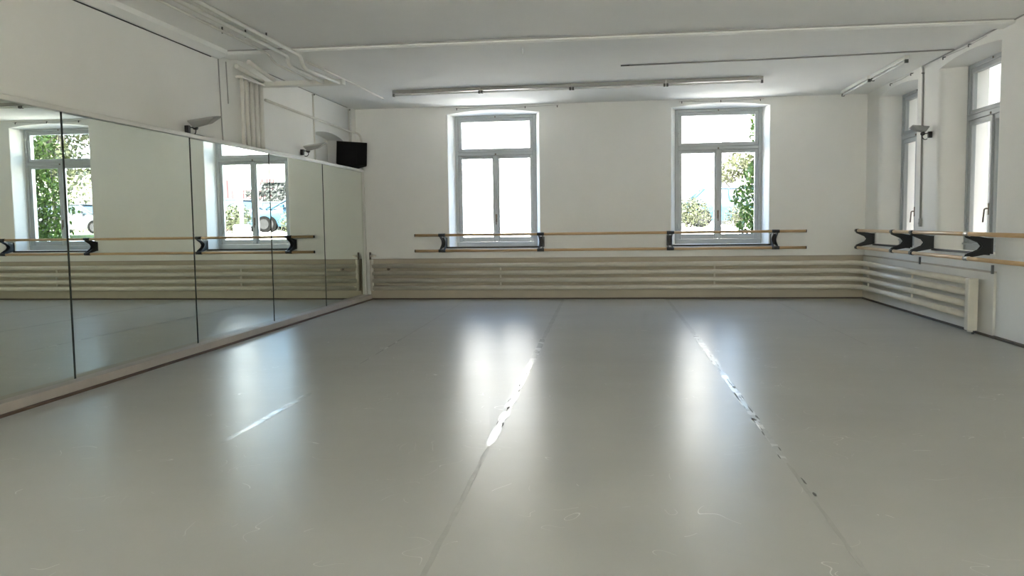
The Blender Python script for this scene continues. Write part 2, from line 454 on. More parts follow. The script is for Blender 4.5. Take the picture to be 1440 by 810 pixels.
# curtain wire and its hooks above each back window
def curtain_wire(P, u0, u1, hooks, label):
    t = thing('curtain_wire', label, 'wire', P(u0, -.01, H - .03))
    b = Vector(t.location)
    mb = MB(); mb.tube([Vector(P(u0, -.012, H - .032)) - b, Vector(P((u0 + u1) / 2, -.012, H - .045)) - b, Vector(P(u1, -.012, H - .028)) - b], .0025, 6)
    mb.build('wire', M['cable'], t)
    for u in hooks:
        mb = MB(); p = Vector(P(u, 0, H - .034)) - b; q = Vector(P(u, -.028, H - .034)) - b
        mb.tube([p, q], .006, 8); mb.tube([q, q + Vector((0, 0, -.03))], .007, 8); mb.build('hook', M['cap'], t)
curtain_wire(Pb, 1.50, 3.15, (1.52, 2.62, 3.13), 'thin curtain wire on hooks above the plain white back window')
curtain_wire(Pb, 5.02, 6.30, (5.06, 5.65, 6.24), 'thin curtain wire on hooks above the back window with bush outside')
curtain_wire(Pr, 11.3, 12.2, (11.35, 12.15), 'thin curtain wire above the right wall window at the corner')
curtain_wire(Pr, 9.2, 10.35, (9.6, 10.3), 'thin curtain wire above the right wall window nearer the viewer')

# ------------------------------------------------------------------ mirrors
seams = [13.16, 11.28, 9.47, 7.63, 5.76, 3.90]
alph = [0.0, .015, .0102, .0074, .006]
names_ = ['wall mirror next to the back corner, under the black speaker',
          'wall mirror second from the back corner, reflecting a window half and rail ends',
          'wall mirror in mid wall with the uplight over its edge, reflecting the blue car',
          'wall mirror fourth from the back corner, reflecting mostly blank wall',
          'wall mirror nearest the viewer, reflecting ivy in a window']
for k in range(5):
    y1, y0 = seams[k], seams[k + 1]; yc = (y0 + y1) / 2; hw = (y1 - y0) / 2 - .006
    mb = MB(); mb.box(-.012, 0, -hw, hw, .085, 2.085)
    o = mb.build('wall_mirror', M['mirror']); o.location = (MX, yc, 0); o.rotation_euler = (0, 0, -alph[k])
    if k > 0:
        js = MB(); js.box(-.004, .003, hw - .006, hw + .010, .086, 2.079); js.build('joint_strip', M['joint'], o)
    tag(o, names_[k], 'mirror', 'wall mirrors along the left wall')
mb = MB(); mb.box(LW, MX - .035, 3.76, 13.15, .086, 2.08)
tag(mb.build('mirror_backing', M['black']), 'dark backing board behind the wall mirrors', 'board')
mb = MB(); mb.box(LW, MX + .028, 3.76, 13.22, 2.08, 2.118, .004)
tag(mb.build('mirror_ledge', M['white_trim']), 'white ledge running along the top of the mirrors', 'ledge')
t = thing('mirror_plinth', 'greyish wooden plinth with brown foot under the mirrors', 'plinth', (0, 0, 0))
mb = MB(); mb.box(LW, .055, 3.4, 13.225, .018, .085, .004); mb.build('board', M['plinth'], t)
mb = MB(); mb.box(LW, .075, 3.4, 13.20, 0, .018); mb.build('foot_strip', M['brown'], t)
mb = MB(); mb.box(MX - .03, MX + .025, 13.165, 13.215, .085, 2.08, .004)
tag(mb.build('mirror_end_post', M['white_trim']), 'slim white post closing the mirror row at the corner', 'post')

# ------------------------------------------------------------------ pipes on the left
def pipe(name, pts, r, label, m='paint', rr=.07, group=None, cat='pipe', clips=()):
    b = Vector(pts[0]); loc = [Vector(p) - b for p in pts]
    mb = MB(); mb.tube(rounded(loc, rr), r, 12)
    o = mb.build(name, M[m]); o.location = b; tag(o, label, cat, group)
    for c in clips:
        p, q = Vector(c[0]) - b, Vector(c[1]) - b
        mb = MB(); mb.tube([p, q], .008, 8); mb.build('clip', M['cap'], o)
    return o
pipe('ceiling_pipe', [(.34, RY, 3.055), (.36, 8.62, 3.055), (.36, 8.80, 2.985), (.44, 9.64, 2.93)], .013, 'thinnest of the three white ceiling pipes, closest to the mirrors', clips=[((.35, 7.6, 3.04), (.35, 7.6, 3.1))])
pipe('ceiling_pipe', [(.49, RY, 3.05), (.52, 8.74, 3.05), (.52, 8.80, 2.95), (.60, 9.64, 2.915)], .021, 'middle white ceiling pipe dropping under the beam', clips=[((.51, 7.75, 3.03), (.51, 7.75, 3.1))])
pipe('ceiling_pipe', [(.625, RY, 3.05), (.66, 8.76, 3.05), (.665, 8.84, 2.93), (.80, 9.66, 2.90)], .021, 'white ceiling pipe farthest from the mirrors, dropping under the beam', clips=[((.655, 7.9, 3.03), (.655, 7.9, 3.1))])
pipe('ceiling_conduit', [(.62, 9.05, 3.04), (.60, 10.2, 3.075), (.63, 12.12, 3.085)], .012, 'slim white conduit ending on the ceiling toward the back wall', clips=[((.63, 12.10, 3.075), (.63, 12.14, 3.1))])
mb = MB(); mb.box(LW, .84, 9.62, 9.74, 2.885, 2.945, .01); mb.box(LW, LW + .085, 9.02, 9.62, 2.885, 2.91, .004)
tag(mb.build('boxed_duct', M['paint']), 'flat white boxed duct sticking out where the pipes end', 'duct')
for i, (y, r, l) in enumerate(((9.05, .018, 'slim'), (9.17, .022, 'second'), (9.30, .026, 'third'), (9.43, .026, 'fourth'), (9.56, .030, 'thickest'))):
    lab = {'slim': 'slimmest riser pipe of the bundle on the left wall, farthest from the niche', 'second': 'white riser pipe second from the slim end of the bundle', 'third': 'white riser pipe in the middle of the bundle',
           'fourth': 'white riser pipe next to the thickest one', 'thickest': 'thickest white riser pipe of the bundle, closest to the niche'}[l]
    pipe('riser_pipe', [(LW + .055, y, 2.119), (LW + .055, y, 2.5), (LW + .055, y, 2.884)], r, lab, group='riser pipes on the left wall', rr=.04)
pipe('wall_pipe', [(LW + .055, 8.93, 3.0), (LW + .055, 9.62, 2.945)], .026, 'short white pipe stub along the top of the left wall above the risers')
pipe('wall_pipe', [(LW + .20, 8.93, 3.04), (LW + .20, 9.62, 2.955)], .024, 'short white pipe stub just off the left wall, running onto the boxed duct')
pipe('wall_cable', [(LW + .008, 8.64, 2.12), (LW + .008, 8.60, 3.02)], .006, 'long dark cable running straight down the left wall', 'cable')
pipe('wall_cable', [(LW + .008, 8.80, 2.57), (LW + .008, 8.78, 3.02)], .006, 'short dark cable stub hanging on the left wall', 'cable')
pipe('wall_pipe', [(LW + .03, 9.74, 2.745), (LW + .03, 12.98, 2.715), (LW + .12, 13.15, 2.70), (-.055, 13.22, 2.62), (-.035, 13.225, .80)], .017, 'thin white pipe along the left wall bending down beside the corner', rr=.09)
pipe('wall_conduit', [(LW + .012, 11.44, 2.12), (LW + .012, 11.42, 3.07)], .012, 'vertical conduit on the left wall beside the niche', 'paint', clips=[((LW, 11.42, 3.06), (LW + .04, 11.42, 3.06))])
pipe('wall_conduit', [(LW + .012, 13.02, 2.40), (LW + .012, 13.0, 3.07)], .011, 'vertical conduit between niche and back corner', 'paint', clips=[((LW, 13.0, 3.06), (LW + .04, 13.0, 3.06))])
# corner boxing strip beside the back corner
mb = MB(); mb.box(LW, LW + .035, 13.06, D, 2.12, H)
tag(mb.build('trim_7', M['wall'], kind='structure'), 'narrow boxing in the back left corner', 'trim')

# right wall conduit with its switch box
pipe('wall_conduit', [(W - .012, 10.94, 1.20), (W - .012, 10.965, 3.04), (W - .02, 10.965, 3.08)], .011, 'grey conduit running down between the right wall windows', 'cable', clips=[((W, 10.96, 3.0), (W - .03, 10.96, 3.0))])
t = thing('socket_box', 'small grey socket box at the foot of the right wall conduit', 'socket', (W - .015, 10.93, 1.16))
mb = MB(); mb.box(-.015, .015, -.025, .025, -.05, .05, .005); mb.build('box', M['cable'], t)
mb = MB(); mb.tube([(-.016, 0, -.01), (-.022, 0, -.01)], .015, 12); mb.build('outlet', M['lampgrey'], t)
pipe('ceiling_cable', [(4.20, 10.24, H - .008), (6.0, 10.17, H - .008), (W - .02, 10.0, H - .008)], .008, 'thin grey cable across the ceiling toward the right wall', 'cable', clips=[((4.10, 10.25, H - .008), (4.20, 10.24, H - .008))])
pipe('ceiling_hook', [(3.06, 8.9, H - .10), (3.06, 8.9, H - .03)], .006, 'tiny white hook hanging from the ceiling beam', 'tube', cat='hook')

# ------------------------------------------------------------------ uplights
def flood(loc, rotz, label, flip=1, out=.21, k=1.0):
    t = thing('flood_lamp', label, 'lamp', loc, rotz, 'wall uplights')
    mb = MB(); mb.box(0, .045, -.02, .02, -.055, .02, .004); mb.build('bracket', M['black'], t)
    mb = MB(); mb.tube([(.04, 0, .0), (.115, 0, -.004)], .006, 8)
    mb.tube([(.105, -.02, -.004), (.105, .02, -.004)], .022, 12); mb.build('arm', M['black'], t)
    R = Matrix.Translation((out, 0, .055)) @ Matrix.Diagonal((k, k, k, 1)) @ Matrix.Rotation(math.radians(-6), 4, 'Y') @ Matrix.Rotation(math.radians(10), 4, 'X')
    mb = MB()
    # tapered housing: wide lip above, small back below
    lip = [(-.135, -.095, .018), (.135, -.095, .018), (.135, .095, .018), (-.135, .095, .018)]
    bot = [(-.105, -.05, -.045), (.045, -.05, -.03), (.045, .05, -.03), (-.105, .05, -.045)]
    A = [mb.bm.verts.new(R @ Vector(p)) for p in lip]; B = [mb.bm.verts.new(R @ Vector(p)) for p in bot]
    A2 = [mb.bm.verts.new(R @ (Vector(p) + Vector((0, 0, .014)))) for p in lip]
    mb.bm.faces.new(B); mb.bm.faces.new(A2)
    for i in range(4):
        j = (i + 1) % 4; mb.bm.faces.new((A[i], A[j], B[j], B[i])); mb.bm.faces.new((A2[i], A2[j], A[j], A[i]))
    h = mb.build('housing', M['lampgrey'], t)
    mb = MB(); mb.box(-.115, .115, -.08, .08, .032, .036, 0, R); mb.build('lamp_glass', M['lampglass'], h)
    mb = MB(); mb.tube(rounded([(.11, 0, -.01), (.105, flip * .005, -.06), (.06, flip * .03, -.075), (.03, flip * .06, -.06)], .03), .005, 8)
    mb.build('cable', M['black'], t)
    return t
flood((LW, 7.86, 2.205), 0, 'grey uplight over the middle mirror panel, above the reflected window')
flood((LW, 10.92, 2.235), 0, 'grey uplight on the left wall between riser pipes and niche')
flood((W, 10.66, 2.235), PI, 'grey uplight on the right wall between the two windows', -1, .15, .72)
pipe('lamp_cable', [(LW + .03, 7.2, 2.128), (LW + .10, 7.6, 2.128), (LW + .13, 7.95, 2.128), (LW + .04, 8.3, 2.128)], .006, 'loose black cable lying on the mirror ledge under the uplight', 'black', cat='cable')

# ------------------------------------------------------------------ speaker in the corner
t = thing('loudspeaker', 'black loudspeaker in the corner on top of the mirror row', 'speaker', (-.17, 12.72, 2.32))
Rm = Matrix.Translation((.075, .06, .0)) @ Matrix.Rotation(math.radians(22), 4, 'Z') @ Matrix.Rotation(math.radians(3), 4, 'Y') @ Matrix.Rotation(math.radians(-9), 4, 'X')
prof = [(-.235, -.13), (.235, -.13), (.235, -.06), (.13, .13), (-.02, .13), (-.20, -.06)]
mb = MB(); mb.prism(prof, 'Z', -.175, .185, Rm); mb.build('cabinet', M['speaker'], t)
mb = MB(); mb.box(-.215, .215, -.142, -.131, -.160, .170, .003, Rm); g = mb.build('grille', M['grille'], t)
mb = MB()
for x in (-.09, .075): mb.box(x - .004, x + .004, -.147, -.141, -.158, .168, 0, Rm)
mb.build('grille_bar', M['speaker'], g)
mb = MB(); mb.tube([(-.02, .12, .02), (.06, .10, -.01)], .02, 8); mb.build('wall_bracket', M['black'], t)

# ------------------------------------------------------------------ fluorescent battens
def batten(loc, rotz, ln, label, tray, group, ends=(1, 1)):
    t = thing('ceiling_lamp', label, 'lamp', loc, rotz, group)
    mb = MB(); mb.box(0, ln, -.028, .028, -.045, 0, .004); mb.build('tray', M[tray], t)
    mb = MB(); mb.tube([(.03, 0, -.065), (ln - .03, 0, -.065)], .014, 12); mb.build('tube', M['tube'], t)
    for x in (.0, ln - .03):
        mb = MB(); mb.box(x, x + .03, -.02, .02, -.085, -.045, .003); mb.build('tube_holder', M['cap'], t)
    return t
p0, p1 = Vector((.93, 11.55, 3.1)), Vector((5.97, 11.40, 3.1))
ang = math.atan2(p1.y - p0.y, p1.x - p0.x); ln = (p1 - p0).length / 4
bl = ['unlit ceiling tube at the mirror end of the row of four', 'unlit ceiling tube second from the mirror end, above the plain white window',
      'unlit ceiling tube third from the mirror end, between the windows', 'unlit ceiling tube at the far end of the row, above the ivy window']
for i in range(4):
    batten(p0 + (p1 - p0) * (i / 4), ang, ln - .006, bl[i], 'tray', 'row of ceiling tubes along the back wall')
batten((7.36, 11.60, 3.1), PI / 2, 1.29, 'white ceiling tube by the right wall, nearer the back wall', 'traywhite', 'ceiling tubes along the right wall')
batten((7.39, 10.28, 3.1), PI / 2, 1.30, 'white ceiling tube by the right wall, nearer the viewer', 'traywhite', 'ceiling tubes along the right wall')

# ------------------------------------------------------------------ radiator
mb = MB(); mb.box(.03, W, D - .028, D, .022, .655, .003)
tag(mb.build('wall_panel', M['panel']), 'board behind the radiator tubes on the back wall, shade put into its paint', 'panel')
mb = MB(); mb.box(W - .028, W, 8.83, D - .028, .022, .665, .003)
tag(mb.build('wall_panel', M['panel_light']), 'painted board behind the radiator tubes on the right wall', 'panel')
for (P_, u0, u1, lab) in ((Pb, .03, W - .03, 'back'), (Pr, 8.83, D - .03, 'right')):
    mb = MB(); a = P_(u0, -.034, .655); b = P_(u1, 0, .661)
    mb.box(min(a[0], b[0]), max(a[0], b[0]), min(a[1], b[1]), max(a[1], b[1]), .652, .668)
    tag(mb.build('panel_top_line', M['plinth']), 'narrow strip for the dark gap and shadow line on the radiator board of the %s wall' % lab, 'strip')  # strip drawn for the dark gap and shadow along the board tops
for i, (y, lab) in enumerate(((10.84, 'dark metal clip on the right wall board below the rail sleeve'), (8.84, 'dark metal clip at the near end of the right wall board'))):
    mb = MB(); mb.box(W - .05, W - .028, y - .012, y + .012, .645, .735, .003); tag(mb.build('board_clip', M['cap']), lab, 'clip')
rad = thing('tube_radiator', 'long cream radiator of four tubes bending round the back right corner', 'radiator', (0, 0, 0))
off = .105
for z in (.555, .435, .315, .195):
    c = [(.085, D - off, z), (W - off - .33, D - off, z)]
    c += [tuple(p) for p in arc((W - off - .33, D - off - .33, z), PI / 2, 0, .33, (1, 0, 0), (0, 1, 0), 10)][1:]
    c += [(W - off, 9.2, z - .01)]
    mb = MB(); mb.tube(c, .036, 16); mb.build('tube', M['rad'], rad)
mb = MB(); mb.box(W - .155, W - .055, 9.10, 9.20, .035, .585, .012); mb.build('collector', M['rad'], rad)
mb = MB(); mb.tube([(W - .105, 9.15, .02), (W - .105, 9.15, .05)], .035, 12); mb.build('foot', M['rad'], rad)
mb = MB(); mb.tube([(W - .09, 9.13, .0), (W - .09, 9.13, .035)], .014, 10); mb.build('drain_cock', M['cap'], rad)
mb = MB(); mb.tube([(.075, D - off, .15), (.075, D - off, .66)], .030, 14); mb.build('collector', M['rad'], rad)
v = MB(); v.tube([(.055, D - off, .66), (.055, D - off, .78)], .016, 10); vv = v.build('valve', M['brass'], rad)
v = MB(); v.tube([(.06, D - off, .72), (.15, D - off, .72)], [.022, .018], 12); v.build('valve_knob', M['rad'], vv)
for x in (2.2, 5.56):
    mb = MB(); mb.box(x - .012, x + .012, D - off - .012, D - off + .012, .16, .585, .003); mb.build('spacer', M['rad'], rad)
for y in (12.7, 10.9):
    mb = MB(); mb.box(W - off - .012, W - off + .012, y - .012, y + .012, .16, .585, .003); mb.build('spacer', M['rad'], rad)
mb = MB(); mb.tube([(.35, D - off, .50), (.35, D - .02, .50)], .02, 10); mb.build('wall_bracket', M['brass'], rad)

# ------------------------------------------------------------------ ballet barres
BO = .235                         # rail distance from the wall
ZU, ZL = 1.047, .797
def barre(P, u0, u1, br, chrome, bars, label, flip=1):
    t = thing('ballet_barre', label, 'barre', P(u0, 0, ZL)); base = Vector(t.location)
    L_ = lambda u, d, z: Vector(P(u, d, z)) - base
    for z in (ZU, ZL):
        mb = MB(); mb.tube([L_(u0, -BO, z), L_((u0 + u1) / 2, -BO, z), L_(u1, -BO, z)], .021, 14); rl = mb.build('rail', M['wood'], t)
        for u in (u0, u1):
            e = MB(); e.tube([L_(u - .006, -BO, z), L_(u + .006, -BO, z)], .0225, 14); e.build('end_cap', M['rubber'], rl)
    # bracket outline in (distance from wall, z)
    zc = (ZU + ZL) / 2
    prof = [(-.004, zc + .075), (-.10, zc + .092), (-BO + .012, ZU - .010), (-BO - .016, ZU - .018), (-BO - .006, ZU - .038), (-.125, zc + .036), (-.098, zc),
            (-.125, zc - .036), (-BO - .006, ZL + .038), (-BO - .016, ZL + .018), (-BO + .012, ZL + .010), (-.10, zc - .092), (-.004, zc - .075)]
    for u, ch in zip(br, chrome):
        mb = MB(); bm = mb.bm
        for s in (-.030, .030):
            A = [bm.verts.new(L_(u + s - .004, p[0], p[1])) for p in prof]; B = [bm.verts.new(L_(u + s + .004, p[0], p[1])) for p in prof]
            n = len(prof); bm.faces.new(A); bm.faces.new(B[::-1])
            for i in range(n): bm.faces.new((A[i], B[i], B[(i + 1) % n], A[(i + 1) % n]))
        a, b = L_(u - .042, -.012, zc - .08), L_(u + .042, 0, zc + .08)
        mb.box(min(a.x, b.x), max(a.x, b.x), min(a.y, b.y), max(a.y, b.y), zc - .08 - base.z, zc + .08 - base.z)
        k = mb.build('bracket', M['black'], t)
        for z in (ZU, ZL):
            e = MB(); e.tube([L_(u - .055, -BO, z), L_(u + .055, -BO, z)], .0255, 14); e.build('sleeve', M['chrome' if ch else 'rubber'], k)
    for a_, b_ in bars:
        mb = MB(); a, b = L_(a_, -.022, ZL + .03), L_(b_, -.004, ZL + .058)
        mb.box(min(a.x, b.x), max(a.x, b.x), min(a.y, b.y), max(a.y, b.y), ZL + .030 - base.z, ZL + .056 - base.z); mb.build('mounting_bar', M['black'], t)
    return t
barre(Pb, .84, 6.90, (1.28, 2.862, 4.875, 6.452), (0, 0, 0, 0), ((1.30, 2.84), (4.90, 6.43)), 'double wooden ballet barre on black brackets along the back wall')
barre(Pr, 6.85, 12.86, (12.84, 11.27, 10.55, 8.97), (0, 0, 0, 1), ((11.29, 12.82), (8.99, 10.53)), 'double wooden ballet barre on black brackets along the right wall')

# ------------------------------------------------------------------ seam tapes on the floor (ragged thin strips)
def tape(x_at, pieces, label, torn=()):
    t = thing('seam_tape', label, 'tape', (x_at(8), 8, 0), 0, 'tape strips over the floor seams'); b = Vector(t.location)
    for (y0, y1, w, m) in pieces:
        mb = MB(); n = max(4, int((y1 - y0) / .09)); prev = None
        for i in range(n + 1):
            y = y0 + (y1 - y0) * i / n
            j = (lambda: rnd.uniform(-.18, .18) * w)
            e = 1.0 if 0 < i < n else .25
            cur = [mb.bm.verts.new(Vector((x_at(y) + s * w / 2 * e + j(), y, zz)) - b) for s, zz in ((-1, .0004), (-1, .0014), (1, .0014), (1, .0004))]
            if prev:
                for q in range(3): mb.bm.faces.new((prev[q], prev[q + 1], cur[q + 1], cur[q]))
            prev = cur
        mb.build('strip', M[m], t)
    for (y, dx, l, w) in torn:
        mb = MB(); pts = []
        k = 9
        for i in range(k):
            a = 2 * PI * i / k; r = rnd.uniform(.55, 1.2)
            pts.append(Vector((x_at(y) + dx + math.cos(a) * w * r, y + math.sin(a) * l * r, .0019)) - b)
        lo = [mb.bm.verts.new(p) for p in pts]; hi = [mb.bm.verts.new(p - Vector((0, 0, .0008))) for p in pts]
        mb.bm.faces.new(lo); mb.bm.faces.new(hi[::-1])
        for i in range(k): mb.bm.faces.new((lo[i], lo[(i + 1) % k], hi[(i + 1) % k], hi[i]))
        mb.build('tear', M['tapegap'], t)
    return t
R_ = lambda a, b: rnd.uniform(a, b)
tape(lambda y: 1.815 - max(0, y - 6) * .0235, [(4.35, 5.75, .045, 'tape'), (7.0, 7.35, .012, 'tape'), (7.5, 8.6, .014, 'tape'), (8.6, 13.2, .010, 'tapedull')],
     'broken pale tape strip on the floor seam closest to the mirrors')
tape(lambda y: 3.365 - max(0, y - 2) * .0145, [(2.3, 4.4, .022, 'tapedull'), (4.4, 8.6, .048, 'tape'), (8.6, 13.2, .045, 'tapedull')],
     'long worn tape strip on the floor seam running to the left of centre',
     [(R_(4.6, 8.4), R_(-.022, .022), R_(.02, .07), R_(.002, .005)) for _ in range(14)] + [(5.35, .0, .05, .008), (6.6, .01, .05, .006), (8.55, -.02, .03, .01)])
tape(lambda y: 4.868 - max(0, y - 9) * .008, [(2.6, 4.2, .016, 'tapedull'), (4.2, 5.2, .03, 'tape'), (5.2, 6.9, .042, 'tape'), (6.9, 9.0, .05, 'tape'), (9.0, 13.2, .042, 'tapedull')],
     'torn tape strip with dark tears on the floor seam right of centre',
     [(R_(4.3, 7.6), R_(-.02, .02), R_(.03, .09), R_(.002, .005)) for _ in range(22)] + [(5.12, -.01, .03, .016), (5.2, .015, .05, .006), (5.4, .01, .12, .005), (6.12, .01, .05, .014), (5.75, -.018, .16, .004), (8.6, 0, .05, .006), (3.9, .015, .06, .005), (3.72, .02, .04, .007)])
tape(lambda y: 6.43, [(8.3, 9.6, .010, 'tapedull'), (9.9, 13.1, .012, 'tapedull')], 'faint narrow tape strip on the floor seam closest to the right wall')

# ------------------------------------------------------------------ outside
def ground():
    mb = MB()
    ys = [D + TH, 16.5, 19, 24, 70]; zs = [.70, .82, .96, 1.0, 1.05]
    for i in range(4): mb.quad((-40, ys[i], zs[i]), (45, ys[i], zs[i]), (45, ys[i + 1], zs[i + 1]), (-40, ys[i + 1], zs[i + 1]))
    o = mb.build('ground', M['paving'], kind='structure'); tag(o, 'sunny paved ground outside behind the building', 'ground')
    mb = MB(); mb.quad((W + TH, -7, .5), (40, -7, .5), (40, D + TH, .70), (W + TH, D + TH, .70))
    o = mb.build('ground_alley', M['alley'], kind='structure'); tag(o, 'grey paved passage beside the right wall', 'ground')
    mb = MB(); mb.quad((W + TH, -60, .5), (40, -60, .5), (40, -7, .5), (W + TH, -7, .5)); mb.quad((-30, -60, .5), (W + TH, -60, .5), (W + TH, RY - TH, .5), (-30, RY - TH, .5))
    o = mb.build('ground_side', M['bounce_yard'], kind='structure'); tag(o, 'unseen yard behind the viewer, paved pale to bounce light in', 'ground')
    mb = MB(); mb.box(10.5, 30, 20.5, 29.5, .6, 1.06)
    tag(mb.build('lawn', M['lawn'], kind='structure'), 'green lawn outside beyond the ivy', 'lawn')
ground()
def facade(name, x0, x1, y0, y1, z1, m, label, wins=()):
    t = thing(name, label, 'building', ((x0 + x1) / 2, y0, .5))
    b = Vector(t.location)
    mb = MB(); mb.box(x0 - b.x, x1 - b.x, 0, y1 - y0, 0, z1 - .5); mb.build('wall', M[m], t)
    mb = MB(); mb.prism([(-.3, z1 - .5), (y1 - y0 + .3, z1 - .5), ((y1 - y0) / 2, z1 + 1.6)], 'X', x0 - b.x - .2, x1 - b.x + .2); mb.build('roof', M['roof'], t)
    for (wx, wz, ww, wh) in wins:
        mb = MB(); mb.box(wx - ww / 2 - b.x, wx + ww / 2 - b.x, -.06, .02, wz - .5, wz + wh - .5, .02); f = mb.build('window', M['signwhite'], t)
        mb = MB(); mb.box(wx - ww / 2 + .08 - b.x, wx + ww / 2 - .08 - b.x, -.07, -.05, wz - .42, wz + wh - .58); mb.build('pane', M['carglass'], f)
    return t
facade('apartment_house', -22, 9.5, 44, 54, 11, 'facade', 'big white rendered house across the street behind the plain window', [(x, z, 1.3, 1.8) for x in (-16, -12) for z in (3.5, 7)])
gar = facade('garage_building', 10.5, 26, 47, 54, 5.4, 'facade', 'low white garage building with red doors across the street')
for x in (18.0, 20.2):
    mb = MB(); mb.box(x - .95 - 18.25, x + .95 - 18.25, -.08, .02, .5, 3.6, .02); d = mb.build('garage_door', M['red'], gar)
    for k in range(3):
        mb = MB(); mb.box(x - .6 + k * .6 - .04 - 18.25, x - .6 + k * .6 + .04 - 18.25, -.11, -.07, .55, 3.5); mb.build('rib', M['red'], d)
facade('neighbour_house', W + 2.2, W + 6, 1.0, 17.6, 8.0, 'beige', 'beige rendered house close outside the right wall windows')

def cluster(n, blobs, size, seedjit=.6):
    pts = []
    tot = sum(b[3] * b[4] * b[5] for b in blobs)
    for (cx, cy, cz, rx, ry, rz) in blobs:
        for _ in range(int(n * rx * ry * rz / tot)):
            v = Vector((rnd.gauss(0, 1), rnd.gauss(0, 1), rnd.gauss(0, 1))).normalized()
            k = rnd.uniform(.55, 1.05)
            pts.append(((cx + v.x * rx * k, cy + v.y * ry * k, cz + v.z * rz * k), v))
    return pts
def plant(name, loc, blobs, n, size, m, stems, label, cat):
    t = thing(name, label, cat, loc)
    mb = MB(); mb.leaves(cluster(n, blobs, size), size, .8); mb.build('foliage', M[m], t)
    if stems:
        mb = MB()
        for (p, q, r) in stems:
            p, q = Vector(p), Vector(q); m_ = (p + q) / 2 + Vector((rnd.uniform(-.05, .05), rnd.uniform(-.05, .05), 0))
            mb.tube([p, m_, q], [r, r * .8, r * .5], 8)
        mb.build('trunk' if cat == 'tree' else 'stem', M['bark'], t)
    return t
def bush(loc, rx, ry, rz, n, label, size=.055):
    bl = [(R_(-.5, .5) * rx, R_(-.5, .5) * ry, rz * R_(.5, .75), rx * .6, ry * .6, rz * .5) for _ in range(7)]
    plant('bush', loc, bl, n, size, 'leaf_bush', [((0, 0, -.05), (R_(-.4, .4) * rx, R_(-.4, .4) * ry, rz * .7), .018) for _ in range(6)], label, 'bush')
bush((5.75, 20.2, .95), .62, .6, .72, 2600, 'rounded green bush outside the ivy window, in its lower left pane')
bush((4.35, 20.6, .95), .45, .5, .62, 1600, 'smaller green bush seen in the mirror in front of the blue car')
bush((7.1, 21.3, .95), .42, .5, .60, 1500, 'low green bush beside the rounded one outside the ivy window')
# ivy: a thick screen hanging beside window_2, on stems
def ivy():
    t = thing('ivy', 'leafy green ivy climbing beside the outside of the back window', 'ivy', (6.5, 14.2, .76))
    pts = []
    for _ in range(5200):
        z = rnd.uniform(0, 2.6) ** 1.0; tz = z / 2.6
        left = -.55 + .47 * tz + .10 * math.sin(z * 5.1) + .05 * math.sin(z * 13)
        x = rnd.uniform(left, .55); y = max(-.25, min(.25, rnd.gauss(0, .11)))
        if rnd.random() < tz * .45: continue
        pts.append(((x, y, z), (rnd.uniform(-.3, .3) - .2, -.7 if y < 0 else .7, .45)))
    mb = MB(); mb.leaves(pts, .070, .6); mb.build('foliage', M['leaf_ivy'], t)
    mb = MB()
    for k in range(7):
        x = -.25 + k * .11
        mb.tube([(x * .4 + .2, 0, -.05), (x + R_(-.05, .05), R_(-.05, .05), .9), (x + R_(-.1, .1), R_(-.05, .05), 1.7), (x * .8 + .1, 0, 2.5)], [.012, .009, .007, .004], 6)
    mb.build('stem', M['bark'], t)
ivy()
def tree(loc, h, blobs, n, size, m, label):
    st = [((0, 0, -.1), (.1, .05, h * .6), .075)]
    for _ in range(9): st.append(((.05, .03, h * R_(.3, .6)), (R_(-1.5, 1.5), R_(-1.3, 1.3), h * R_(.7, 1.05)), .03))
    plant('tree', loc, blobs, n, size, m, st, label, 'tree')
tree((12.75, 23.0, 1.0), 4.2, [(R_(-2.3, 1.6), R_(-1.4, 1.4), R_(1.7, 5.2), R_(.5, .9), R_(.6, 1.0), R_(.4, .7)) for _ in range(20)], 5200, .15, 'leaf_tree', 'yellow green tree reflected in the mirror nearest the viewer')
tree((10.2, 41.5, 1.0), 3.0, [(R_(-.9, .9), R_(-.8, .8), R_(2.0, 3.6), R_(.5, .7), R_(.5, .7), R_(.4, .6)) for _ in range(7)], 800, .24, 'leaf_tree', 'distant green tree outside the ivy window')
def hedge(loc, lx, ly, h, n, m, label, size):
    t = thing('hedge', label, 'hedge', loc); pts = []
    for _ in range(n):
        f = rnd.random(); x, y, z = R_(-lx, lx), R_(-ly, ly), R_(0, h)
        if f < .5: y = -ly + abs(rnd.gauss(0, .08)); nn = (0, -1, .3)
        elif f < .8: z = h - abs(rnd.gauss(0, .1)); nn = (0, 0, 1)
        else: nn = (rnd.uniform(-1, 1), -.5, .3)
        pts.append(((x, y, z), nn))
    mb = MB(); mb.leaves(pts, size, .8); mb.build('foliage', M[m], t)
    mb = MB()
    for k in range(max(3, int(lx * 1.2))):
        x = -lx + .4 + k * (2 * lx - .8) / max(2, int(lx * 1.2) - 1); mb.tube([(x, 0, -.05), (x + .05, 0, h * .8)], .04, 6)
    mb.build('stem', M['bark'], t)
hedge((13.6, 43.5, 1.0), 2.0, .6, 2.6, 3200, 'leaf_dark', 'tall dark hedge reflected behind the cars', .26)
hedge((25.0, 42.0, 1.0), 4.0, .5, 3.4, 3600, 'leaf_bush', 'long pale hedge beyond the lawn', .2)
hedge((16.6, 44.5, 1.0), .45, .5, 2.2, 500, 'leaf_dark', 'short dark hedge beside the red garage doors', .26)

